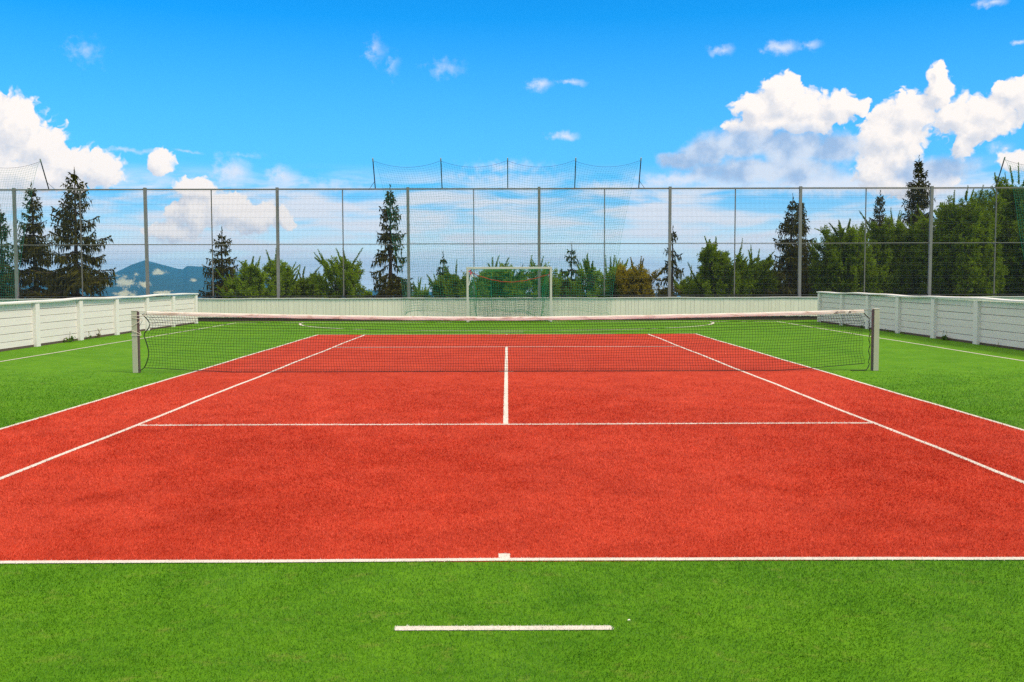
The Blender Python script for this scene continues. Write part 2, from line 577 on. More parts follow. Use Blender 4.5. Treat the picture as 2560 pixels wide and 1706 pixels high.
def line_objs():
    for i, (k, c, a, b_, w, ph) in enumerate(LINES):
        n = max(2, int((b_ - a) / (0.02 if abs(c) < 9 else 0.12)) + 1)
        t = np.linspace(a, b_, n)
        o_ = c + (wob(t, ph) if ph else 0 * t)
        z = 0.004 + 0.0008 * (i % 3) + (0.0004 if k == 'x' else 0)
        fz = rng.normal(0, 0.0015, (2, n)) if abs(c) < 9 else np.zeros((2, n))
        L = np.stack([o_ - w / 2 + fz[0], t, t * 0 + z], 1)
        Rr = np.stack([o_ + w / 2 + fz[1], t, t * 0 + z], 1)
        if k == 'x':
            L = L[:, [1, 0, 2]]
            Rr = Rr[:, [1, 0, 2]]
        V = np.concatenate([L, Rr])
        F = np.array([(j, n + j, n + j + 1, j + 1) if k == 'y' else (j, j + 1, n + j + 1, n + j) for j in range(n - 1)])
        yield V, F
    # six metre goal area: quarter circles joined by a straight piece
    for s in (1, -1):
        pts = [(-1.5 - 6 * math.cos(a), 20 - 6 * math.sin(a)) for a in np.linspace(0, PI / 2, 40)]
        pts += [(1.5 + 6 * math.sin(a), 20 - 6 * math.cos(a)) for a in np.linspace(0, PI / 2, 40)]
        P = np.array(pts)
        T = np.gradient(P, axis=0)
        T /= np.linalg.norm(T, axis=1)[:, None]
        N = np.stack([-T[:, 1], T[:, 0]], 1)
        a, b_ = P + N * 0.042, P - N * 0.042
        a[:, 1] *= s
        b_[:, 1] *= s
        n = len(P)
        V = np.concatenate([np.c_[a, np.full(n, 0.0062)], np.c_[b_, np.full(n, 0.0062)]])
        F = np.array([(j, n + j, n + j + 1, j + 1) if s > 0 else (j, j + 1, n + j + 1, n + j) for j in range(n - 1)])
        yield V, F


def build_ground():
    MB().box(-44, 44, -40, 22.6, -0.5, 0.0).build("turf_ground", M_GREEN)["kind"] = "structure"
    n = 200
    y = np.linspace(-11.885, 11.885, n)
    V = np.concatenate([np.stack([-5.46 + wob(y, 0.4), y, y * 0 + 0.002], 1), np.stack([5.46 + wob(y, 1.7), y, y * 0 + 0.002], 1)])
    F = np.array([(j, n + j, n + j + 1, j + 1) for j in range(n - 1)])
    link("red_court_ground", np_mesh("red_court_ground", V, F, M_RED))["kind"] = "structure"
    vs, fs, b = [], [], 0
    for V, F in line_objs():
        vs.append(V)
        fs.append(F + b)
        b += len(V)
    link("court_line_markings", np_mesh("court_line_markings", np.concatenate(vs), np.concatenate(fs), M_WHITE))["kind"] = "structure"


build_ground()


def smooth_rand(x, y, s, seed):
    """cheap smooth field in [-1,1] from a few waves"""
    r = np.random.default_rng(seed)
    f = np.zeros_like(x)
    for _ in range(7):
        a = r.uniform(0, 2 * PI)
        k = s * r.uniform(0.6, 2.2)
        f += np.sin((x * np.cos(a) + y * np.sin(a)) * k + r.uniform(0, 6.28))
    return f / 3.2


def build_fibres():
    N0, N1 = 1500000, 650000
    N = N0 + N1
    d0, d1 = 1.8, 19.0
    # pdf over distance: width * density  ~ d * (5/d)^1.55
    u = rng.random(N)
    e = 2 - 1.55
    d = (d0 ** e + u * (d1 ** e - d0 ** e)) ** (1 / e)
    hw = 0.53 * d + 0.9
    x = (rng.random(N) * 2 - 1) * hw
    # a thinning margin on both sides
    x[N0:] = np.sign(x[N0:]) * (hw[N0:] + 4.0 * (1 - np.sqrt(rng.random(N1))))
    y = CAM.y + d
    fade = np.clip((d - 9.0) / 10.0, 0, 1)
    ok = (np.abs(x) < 11.2) & (rng.random(N) > fade * fade * (3 - 2 * fade))
    x, y, d = x[ok], y[ok], d[ok]
    white = np.zeros(len(x), bool)
    cross = np.zeros(len(x), bool)
    for k, c, a, b_, w, ph in LINES:
        s, t = (x, y) if k == 'y' else (y, x)
        jit = rng.normal(0, 0.0045, len(s))
        here = (np.abs(s - c - (wob(t, ph) if ph else 0)) < w / 2 + jit) & (t > a - 0.004 + jit) & (t < b_ + 0.004 - jit)
        white |= here
        if k == 'x' and abs(c) < 7:
            cross |= here
    red = (x > -5.46 + wob(y, 0.4)) & (x < 5.46 + wob(y, 1.7)) & (np.abs(y) < 11.86) & ~white
    green = ~red & ~white
    sc = (d / 5.0) ** 0.55
    lean_a = smooth_rand(x, y, 1.2, 3) * 2.2 + smooth_rand(x, y, 5.0, 4) * 1.1
    lean_m = 0.42 + 0.25 * smooth_rand(x, y, 2.0, 5)
    sc = np.where(white, (d / 5.0) ** 0.25, sc)
    az = rng.uniform(0, 2 * PI, len(x))
    ln = rng.uniform(0.009, 0.019, len(x)) * sc * np.where(white & ~cross, 0.6, 1.0)
    wd = rng.uniform(0.0011, 0.0020, len(x)) * sc
    tilt = rng.uniform(0.25, 1.25, len(x))
    hx = np.cos(az) * np.sin(tilt) + np.cos(lean_a) * lean_m
    hy = np.sin(az) * np.sin(tilt) + np.sin(lean_a) * lean_m
    hz = np.cos(tilt) * 0.9 + 0.12
    nn = np.sqrt(hx ** 2 + hy ** 2 + hz ** 2)
    hx, hy, hz = hx / nn, hy / nn, hz / nn
    wa = rng.uniform(0, 2 * PI, len(x))
    wx, wy = np.cos(wa), np.sin(wa)
    z0 = np.where(white, 0.003, np.where(red, 0.001, -0.001))
    A = np.stack([x - wx * wd, y - wy * wd, z0], 1)
    B = np.stack([x + wx * wd, y + wy * wd, z0], 1)
    C = np.stack([x + hx * ln, y + hy * ln, z0 + np.abs(hz) * ln + 0.002], 1)
    for name, msk, mat in (("green_turf_pile", green, M_GREEN_B), ("red_turf_pile", red, M_RED_B), ("white_line_pile", white, M_WHITE_B)):
        a, b_, c = A[msk], B[msk], C[msk]
        n = len(a)
        V = np.empty((n * 3, 3), np.float32)
        V[0::3], V[1::3], V[2::3] = a, b_, c
        F = np.arange(n * 3).reshape(n, 3)
        o = link(name, np_mesh(name, V, F, mat))
        lab = {"green_turf_pile": "short green artificial grass pile around the red court",
               "red_turf_pile": "short red artificial grass pile of the tennis court",
               "white_line_pile": "white artificial grass pile along the court lines"}[name]
        tag(o, lab, "artificial grass", None, "stuff")


build_fibres()


# ------------------------------------------------------------------ terrain round the terrace, valley and far mountain
def drop(d):
    xs = [0, 3, 8, 25, 80, 300, 1200, 4000]
    zs = [-0.5, -1.0, -1.7, -3.6, -11, -42, -130, -220]
    return np.interp(d, xs, zs)


def terr(x, y):
    dx = np.maximum(np.abs(x) - 43.9, 0)
    dy = np.maximum(np.maximum(y - 22.5, -39.9 - y), 0)
    return drop(np.hypot(dx, dy))


RIDGE_AZ = [-60, -40, -30, -26, -23.5, -21.7, -21.0, -20.2, -19.5, -19.1, -18.0, -17.57, -17.35, -16.5, -15.8, -14, -12, -10, -6, 0, 8, 20, 40, 60]
RIDGE_EL = [0.2, 0.5, 0.3, 0.1, -0.4, -0.20, 0.32, 0.73, 0.96, 0.87, 0.55, 0.46, 0.62, 0.62, 0.51, 0.25, -0.25, -0.5, -0.75, -0.9, -1.0, -0.9, -0.8, -0.6]
FIELDS = [(-20.50,-0.15,0.43,0.25),(-19.54,-0.26,0.28,0.17),(-18.78,0.37,0.36,0.13),(-20.51,-0.76,0.45,0.17),(-18.55,-0.71,0.38,0.11),(-17.03,-0.02,0.12,0.09),(-19.92,0.26,0.12,0.06),(-20.90,0.18,0.20,0.06),(-21.38,-0.27,0.16,0.12)]


def build_terrain():
    az = np.concatenate([np.arange(-180, -36, 4.0), np.arange(-36, -25, 0.25), np.arange(-25, -9, 0.06), np.arange(-9, 36, 0.35), np.arange(36, 180, 4.0)])
    rr = np.concatenate([[0.1, 20, 36, 39.5, 40, 40.5, 41, 42, 43, 45, 48, 52, 58, 66, 76, 90, 110, 140, 190, 260, 380, 560, 800, 1100, 1500, 2200, 3000, 4000, 5200, 6300, 7000],
                         np.linspace(7500, 13200, 85), [13500, 13800, 14100, 14400, 14700, 15000, 15400]])
    A, Q = np.meshgrid(np.radians(az), rr, indexing='ij')
    X = CAM.x + np.sin(A) * Q
    Y = CAM.y + np.cos(A) * Q
    Z = terr(X, Y)
    ad = np.degrees(A)
    zt = CAM.z + 12600 * np.tan(np.radians(np.interp(ad, RIDGE_AZ, RIDGE_EL)))
    rise = np.clip((Q - 7350) / (12450 - 7350), 0, 1)
    rise = rise ** 0.85
    fall = np.clip((Q - 12750) / 2550, 0, 1)
    fall = fall * fall * (3 - 2 * fall)
    hill = np.maximum(zt + 220, 0) * rise * (1 - fall)
    ridg = (smooth_rand(X, Y, 0.002, 11) * 21 + smooth_rand(X, Y, 0.007, 12) * 9.0 + smooth_rand(X, Y, 0.024, 13) * 6.0) * rise * (1 - fall) * (Q > 7300)
    ridg = ridg * np.where(rise > 0.93, 0.55, 1.0)
    Z = Z + hill + ridg
    el = np.degrees(np.arctan2(Z - CAM.z, Q))
    # pale hay meadows between the woods
    fm = np.full(X.shape, -1.0)
    for a, e, ra, re_ in FIELDS:
        fm = np.maximum(fm, 1 - np.hypot((ad - a) / ra, (el - e) / re_))
    fm += 0.35 * smooth_rand(ad, el * 1.7, 12.0, 21) + 0.30 * smooth_rand(ad, el * 1.7, 38.0, 22)
    fm = np.clip(fm * 2.2 + 0.35, 0, 1)
    fm[Q < 6900] = 0
    na, nr = X.shape
    V = np.stack([X, Y, Z], 2).reshape(-1, 3)
    i, j = np.meshgrid(np.arange(na), np.arange(nr - 1), indexing='ij')
    i2 = (i + 1) % na
    F = np.stack([i * nr + j, i * nr + j + 1, i2 * nr + j + 1, i2 * nr + j], 2).reshape(-1, 4)
    m, g, b = mat_new("hillside")
    at = g.new('ShaderNodeAttribute', attribute_name="meadow")
    geo = g.new('ShaderNodeNewGeometry')
    n = g.noise(geo.outputs['Position'], 0.008, 6, 0.7)
    n2 = g.noise(geo.outputs['Position'], 0.5, 5, 0.65)
    wood = g.mix(n, (0.010, 0.020, 0.008), (0.050, 0.075, 0.022))
    wood = g.mix(g.math('MULTIPLY', n2, 0.4), wood, (0.03, 0.05, 0.015))
    fld = g.mix(n, (0.46, 0.44, 0.20), (0.66, 0.60, 0.32))
    g.put(b.inputs['Base Color'], g.mix(at.outputs['Fac'], wood, fld))
    b.inputs['Roughness'].default_value = 0.95
    b.inputs['Specular IOR Level'].default_value = 0.0
    me = np_mesh("hill_terrain", V, F[:, ::-1], m)
    a_ = me.attributes.new("meadow", 'FLOAT', 'POINT')
    a_.data.foreach_set('value', fm.reshape(-1).astype(np.float32))
    me.polygons.foreach_set('use_smooth', np.ones(len(me.polygons), bool))
    link("hill_terrain", me)["kind"] = "structure"


build_terrain()


# ------------------------------------------------------------------ side board walls
def board_wall(side, y_end, y_posts, label):
    s = side
    root = empty("board_wall", (s * 11.4, y_end, 0), label, "wall", "white board walls along the sides of the pitch")

    def rel(mb):
        mb.v = [(vx - s * 11.4, vy - y_end, vz) for vx, vy, vz in mb.v]
        return mb

    def bx(mb, xa, xb, y0, y1, z0, z1):
        x0, x1 = sorted((s * xa, s * xb))
        return mb.box(x0, x1, y0, y1, z0, z1)

    rnd = random.Random(31 + s)
    ys = sorted(y_posts)
    for i in range(len(ys) - 1):
        y0, y1 = ys[i] + 0.09, ys[i + 1] - 0.09
        mb = MB()
        zs = [0.05, 0.195, 0.375, 0.555, 0.735, 0.905, 1.045]
        for k in range(6):
            ja, jb = rnd.uniform(-.004, .004), rnd.uniform(-.004, .004)
            g_ = 0.0045
            b0 = len(mb.v)
            bx(mb, 11.375 + rnd.uniform(-.004, .004), 11.405, y0 - 0.05, y1 + 0.05, zs[k] + g_, zs[k + 1] - g_)
            for q in range(b0, len(mb.v)):
                vx, vy, vz = mb.v[q]
                mb.v[q] = (vx, vy, vz + (ja if vy < (y0 + y1) / 2 else jb) * 0.8)
        rel(mb).build("plank_panel", M_BOARD_Y, root, bevel=0.003)
        rel(bx(MB(), 11.407, 11.43, y0 - 0.05, y1 + 0.05, 0.0, 1.04)).build("backing_board", M_GAP, root)
    for y in ys:
        rel(bx(MB(), 11.285, 11.40, y - 0.105, y + 0.105, 0.0, 1.047)).build("post", M_BOARD_POST, root, bevel=0.006)
    # top board, slightly warped
    mb = MB()
    n = 90
    yy = np.linspace(ys[0] - 0.2, ys[-1] + 0.16, n)
    zz = 1.085 + 0.012 * np.sin(yy * 0.9 + s) + 0.007 * np.sin(yy * 2.1)
    zz = zz - 0.0
    b0 = 0
    for q in range(n):
        for (xa, dz) in ((11.255, 0.0), (11.46, 0.0), (11.46, 0.045), (11.255, 0.04)):
            mb.v.append((s * xa, yy[q], zz[q] + dz - 0.012))
    for q in range(n - 1):
        for k in range(4):
            k2 = (k + 1) % 4
            fq = (q * 4 + k, q * 4 + k2, q * 4 + 4 + k2, q * 4 + 4 + k)
            mb.f.append(fq if s > 0 else fq[::-1])
    mb.f.append((0, 3, 2, 1) if s > 0 else (0, 1, 2, 3))
    e = (n - 1) * 4
    mb.f.append((e, e + 1, e + 2, e + 3) if s > 0 else (e, e + 3, e + 2, e + 1))
    rel(mb).build("cap_board", M_CAP, root, bevel=0.006)
    rel(bx(MB(), 11.36, 11.44, ys[0], ys[-1], -0.02, 0.052)).build("sill_beam", M_SILL, root)
    return root


board_wall(-1, 19.65, [19.62 - 2.522 * i for i in range(16)], "white board wall with sunlit warm planks, beside the net post with pale rope lashings")
board_wall(1, 19.35, [19.30 - 2.482 * i for i in range(16)], "white board wall with bluish shaded planks, beside the net post with the coiled black cord")


def back_wall():
    root = empty("back_board_wall", (0, 21.42, 0), "low cream wall of upright boards below the tall wire fence", "wall")
    rnd = random.Random(5)
    x = -31.0
    mb = MB()
    while x < 31.0:
        w = rnd.choice((0.10, 0.12, 0.15, 0.15, 0.18, 0.20, 0.22))
        dy = rnd.uniform(0, 0.006)
        mb.box(x + 0.003, x + w - 0.003, -0.02 - dy, 0.005 - dy * 0.5, 0.155 + rnd.uniform(-.008, .008), 0.822)
        x += w
    mb.build("plank_cladding", M_BACK, root)
    MB().box(-31, 31, 0.012, 0.05, 0.12, 0.82).build("backing_board", M_GAP, root)
    mb = MB()
    n = 160
    xs = np.linspace(-31, 31, n)
    zz = 0.835 + 0.006 * np.sin(xs * 1.3) + 0.004 * np.sin(xs * 3.1)
    for q in range(n):
        for (ya, dz) in ((-0.06, 0), (0.30, 0), (0.30, 0.045), (-0.06, 0.045)):
            mb.v.append((xs[q], ya, zz[q] + dz))
    for q in range(n - 1):
        for k in range(4):
            k2 = (k + 1) % 4
            mb.f.append((q * 4 + k, q * 4 + 4 + k, q * 4 + 4 + k2, q * 4 + k2))
    mb.f += [(0, 1, 2, 3), tuple((n - 1) * 4 + k for k in (0, 3, 2, 1))]
    mb.build("cap_rail", M_BACKCAP, root, bevel=0.008)
    MB().box(-31, 31, 0.02, 0.28, -0.05, 0.12).build("base_beam", M_SILL, root)


back_wall()


# ------------------------------------------------------------------ tall wire fence
FY = 22.0


def wire_panel_mesh(h):
    mb = MB()
    n = 50
    w = 2.45
    r = 0.0023
    for i in range(n + 1):
        x = -w / 2 + w * i / n
        mb.tube([(x, 0, -h / 2), (x, 0, h / 2)], r, 4, False)
    z = h / 2 - 0.02
    k = 0
    while z > -h / 2:
        mb.tube([(-w / 2, -0.008, z), (w / 2, -0.008, z)], r * 1.15, 4, False)
        k += 1
        z -= 0.075 if k % 3 == 2 else 0.215
    return mb.mesh("wire_panel", M_WIRE)


def fence():
    root = empty("wire_fence", (0, FY, 0.88), "tall grey wire mesh fence with steel posts standing behind the cream board wall", "fence")
    z0 = 0.88

    def put(name, me, loc, rz=0.0):
        o = link(name, me, root)
        o.location = loc
        o.rotation_euler = (0, 0, rz)
        return o

    posts = [-24.0 + 5.052 * i for i in range(11)]
    thin = [p + 2.526 for p in posts[:-1]]
    rnd = random.Random(3)
    pm = MB().box(-.053, .053, -.053, .053, 0, 4.25).mesh("post", M_STEEL)
    for p in posts:
        o = put("post", pm, (p, 0, 0))
        o.rotation_euler = (rnd.uniform(-.004, .004), rnd.uniform(-.004, .004), 0)
    tm = MB().box(-.018, .018, -.02, .02, 0, 4.15).mesh("thin_post", M_RAIL)
    for p in thin:
        put("thin_post", tm, (p, 0.01, 0.0))
    rm = MB().box(-2.473, 2.473, -.03, .03, -.028, .028).mesh("top_rail", M_RAIL)
    mm = MB().box(-2.473, 2.473, -.02, .02, -.017, .017).mesh("mid_rail", M_RAIL)
    bm_ = MB().box(-2.473, 2.473, -.025, .025, -.02, .02).mesh("bottom_rail", M_POLE)
    for p in posts[:-1]:
        c = p + 2.526
        put("top_rail", rm, (c, -0.005, 4.18)).rotation_euler = (0, rnd.uniform(-.002, .002), 0)
        put("mid_rail", mm, (c, -0.008, 2.07)).rotation_euler = (0, rnd.uniform(-.002, .002), 0)
        put("bottom_rail", bm_, (c, -0.004, 0.07))
    up, lo = wire_panel_mesh(2.02), wire_panel_mesh(1.92)
    for p in sorted(posts[:-1] + thin):
        c = p + 1.263
        put("wire_panel", up, (c, -0.045, 3.12))
        put("wire_panel", lo, (c, -0.045, 1.08))
    # leaning poles that carry the ball nets
    poles = [(-5.05, -1), (-2.48, 0), (0.05, 0), (2.63, 0), (5.10, 1), (-17.6, 1), (18.9, -1)]
    for x, e in poles:
        b = MB()
        b.tube([(x, 0, 4.2), (x, -0.62, 5.20)], 0.022, 6)
        po = b.build("net_pole", M_POLE, root)
        MB().tube([(x, -0.605, 5.175), (x, -0.67, 5.28)], 0.026, 6).build("pole_tip", M_TIP, po)
        if e:
            MB().tube([(x, -0.165, 4.46), (x + 0.22 * e, 0, 4.205)], 0.008, 4).build("brace", M_POLE, po)
    return root


fence()


# ------------------------------------------------------------------ hanging ball nets
def net_mesh(fn, nu, nv, r, mat, sub=1, name="netting", sides=3):
    """fn(u,v) -> point, u and v in cells"""
    mb = MB()
    for i in range(nu + 1):
        mb.tube([fn(i, j / sub) for j in range(nv * sub + 1)], r, sides, False)
    for j in range(nv + 1):
        mb.tube([fn(i / sub, j) for i in range(nu * sub + 1)], r, sides, False)
    return mb.mesh(name, mat)


def ball_net_meshes():
    W0, H = 10.15, 5.9
    nu, nv = 100, 58
    rnd = random.Random(12)
    ph = [rnd.uniform(0, 6) for _ in range(6)]

    def edge(t):
        # half width as the net falls: pulled in below the pole tops
        return 5.04 - 0.62 * min(1, t * 1.3) ** 0.6 - 0.44 * t

    def fn(u, v):
        a = u / nu
        t = v / nv
        s = a * 2 - 1
        seg = (a * 4) % 1.0
        sag = 0.24 * 4 * seg * (1 - seg)
        hw = edge(t)
        x = s * hw + 0.05 * math.sin(a * 23 + t * 5 + ph[0]) * t + 0.03 * math.sin(a * 51 + t * 9 + ph[3]) * t
        top = 6.06 - sag * (1 - t) ** 2.0
        bot = 0.27 + 0.14 * abs(math.sin(a * 9.3 + 0.6)) - 0.10 * (abs(s) > 0.97)
        z = top + (bot - top) * t
        z += 0.03 * math.sin(a * 17 + t * 11 + ph[1]) * math.sin(PI * t)
        y = -0.08 * math.sin(a * 12 + ph[2]) * t - 0.05 * t + 0.03 * math.sin(a * 37 + t * 6) * t
        return (x, y, z)

    me = net_mesh(fn, nu, nv, 0.0027, M_GNET)
    mb = MB()
    mb.tube([fn(i / 2, 0) for i in range(nu * 2 + 1)], 0.006, 4)
    ro = mb.mesh("top_rope", M_POLE)
    ed = []
    for u in (0, nu):
        ed.append(MB().tube([fn(u, j) for j in range(nv + 1)], 0.0045, 4).mesh("edge_rope", M_GNET))
    ed.append(MB().tube([fn(i / 2, nv) for i in range(nu * 2 + 1)], 0.006, 4).mesh("bottom_rope", M_GNET))
    seam = MB().tube([fn(43, j) for j in range(39, nv + 1)], 0.010, 4).mesh("seam_cord", M_GNET)
    return me, ro, ed, seam


def ball_nets():
    me, ro, ed, seam = ball_net_meshes()
    for x, lab in ((0.03, "green ball net hanging from five leaning poles behind the goal"),
                   (-22.65, "green ball net hanging over the fence near two tall dark spruces"),
                   (23.95, "green ball net hanging over the fence before the big dense beeches")):
        o = empty("ball_net", (x, FY - 0.66, 0.0), lab, "net", "green ball nets hung on the fence poles")
        link("netting", me, o)
        link("top_rope", ro, o)
        for m in ed:
            link(m.name.split('.')[0], m, o)
        if x == 0.03:
            link("seam_cord", seam, o)


ball_nets()


# ------------------------------------------------------------------ handball goal
def goal():
    gx = 0.095
    root = empty("ball_goal", (gx, 20.0, 0), "white square-tube ball goal with green net standing before the board wall", "goal")
    for s in (-1, 1):
        MB().box(s * 1.535 - .04, s * 1.535 + .04, -.04, .04, 0.0, 1.955).build("goal_post", M_GOAL, root, bevel=0.006)
    MB().box(-1.575, 1.575, -.04, .04, 1.956, 2.036).build("crossbar", M_GOAL, root, bevel=0.006)
    # ground frame behind
    for s in (-1, 1):
        MB().tube([(s * 1.535, 0.04, 0.03), (s * 1.45, 0.98, 0.03)], 0.018, 6).build("ground_bar", M_GOAL, root)
    MB().tube([(-1.45, 0.98, 0.03), (1.45, 0.98, 0.03)], 0.018, 6).build("back_bar", M_GOAL, root)
    nu, nv = 30, 26

    def back(u, v):
        a, t = u / nu, v / nv
        s = a * 2 - 1
        y = 0.05 + 0.95 * min(1, t * 1.25) ** 0.7 + 0.05 * math.sin(a * 9) * t
        hw = 1.5 - 0.22 * min(1, t * 2) - 0.06 * t
        z = 1.99 - 0.10 * t * 4 * (t < .25) - (0.10 if t >= .25 else 0) - 1.80 * max(0, t - 0.22) / 0.78 * 1.0
        z += 0.02 * math.sin(a * 14 + 5 * t)
        return (s * hw + 0.02 * math.sin(t * 13 + a * 5), y, max(z, 0.03))

    mb = MB()
    for i in range(nu + 1):
        mb.tube([back(i, j) for j in range(nv + 1)], 0.0048, 3, False)
    for j in range(nv + 1):
        mb.tube([back(i, j) for i in range(nu + 1)], 0.0048, 3, False)
    for s in (-1, 1):
        n2 = 9

        def sd(u, v):
            t = v / nv
            p = Vector(back(0 if s < 0 else nu, v))
            q = Vector((s * 1.51, 0.03, 1.95 - 1.9 * t))
            w = u / n2
            r = q.lerp(p, w)
            r.x += -s * 0.10 * math.sin(PI * w)
            return r
        for i in range(n2 + 1):
            mb.tube([sd(i, j) for j in range(nv + 1)], 0.0048, 3, False)
        for j in range(nv + 1):
            mb.tube([sd(i, j) for i in range(n2 + 1)], 0.0048, 3, False)
    gn = mb.build("goal_net", M_GNET2, root)
    # slack cord swags at the foot of the net and bunched mesh on the ground
    mb = MB()
    mb.tube([(-0.86, .93, .19), (-0.72, .93, .36), (-0.55, .93, .46), (-0.3, .92, .41), (-0.1, .92, .36), (0.05, .92, .36), (0.3, .93, .42), (0.48, .93, .42), (0.65, .93, .36), (0.85, .94, .26), (1.0, .95, .19)], 0.007, 5)
    for s in (-1, 1):
        mb.tube([(s * 1.34, .9, .85), (s * 1.30, .92, .55), (s * 1.22, .95, .2), (s * 1.19, .96, .1)], 0.008, 5)
    mb.build("drape_cord", M_GNET2, gn)
    rnd = random.Random(2)
    mb = MB()
    for k in range(7):
        yb = 0.86 + 0.03 * k
        pts, rr = [], []
        for q in range(40):
            xx = -1.15 + 2.6 * q / 39
            pts.append((xx, yb + 0.03 * math.sin(q * .8 + k), 0.05 + 0.035 * abs(math.sin(q * .63 + k * 1.3)) + rnd.uniform(0, .02)))
            rr.append(rnd.uniform(.012, .035))
        mb.tube(pts, rr, 5)
    mb.build("bunched_net", M_GNET2, gn)
    # red rope slung across the goal mouth
    rp = empty("slung_rope", (gx, 20.0, 1.5), "rusty red rope sagging across the goal mouth between the two posts", "rope")
    pts = []
    for q in range(41):
        a = q / 40
        x = -1.43 + a * 2.93
        c = (x - 0.02) / 1.47
        z = 1.48 + (0.37 if x < 0 else 0.30) * (abs(c) ** 1.8)
        pts.append((x, 0.10 - .08 * abs(c), z - 1.5 + 0.008 * math.sin(q * 1.1)))
    MB().tube(pts, 0.013, 6).build("rope_strand", M_REDROPE, rp)
    mb = MB()
    mb.tube([(-1.49, -.02, .36), (-1.42, .02, .40), (-1.38, .03, .33), (-1.44, .0, .28), (-1.39, .02, .25)], 0.03, 6)
    mb.build("knot", M_REDTAPE, rp)
    MB().tube([(1.49, .0, .36), (1.50, .02, .30), (1.485, .02, .24)], 0.02, 6).build("knot", M_REDTAPE, rp)
    MB().tube([(1.488, .03, .3), (1.483, .045, -.2), (1.486, .04, -.62)], 0.009, 5).build("rope_tail", M_REDROPE, rp)
    mb = MB()
    mb.tube([(-1.40, -.03, .24), (-1.44, -.03, .06), (-1.49, -.02, -.14)], 0.014, 5)
    mb.tube([(-1.38, -.02, .27), (-1.34, -.03, .17)], 0.02, 5)
    mb.build("white_tie", M_WHITETAPE, rp)


goal()


# ------------------------------------------------------------------ tennis net and its posts
def ntop(x):
    return 0.955 + 0.112 * (abs(x) / 6.3) ** 1.6


def nbot(x):
    a = max(0.0, abs(x) - 4.6) / 1.65
    return 0.008 + (0.13 if x > 0 else 0.085) * a ** 1.3


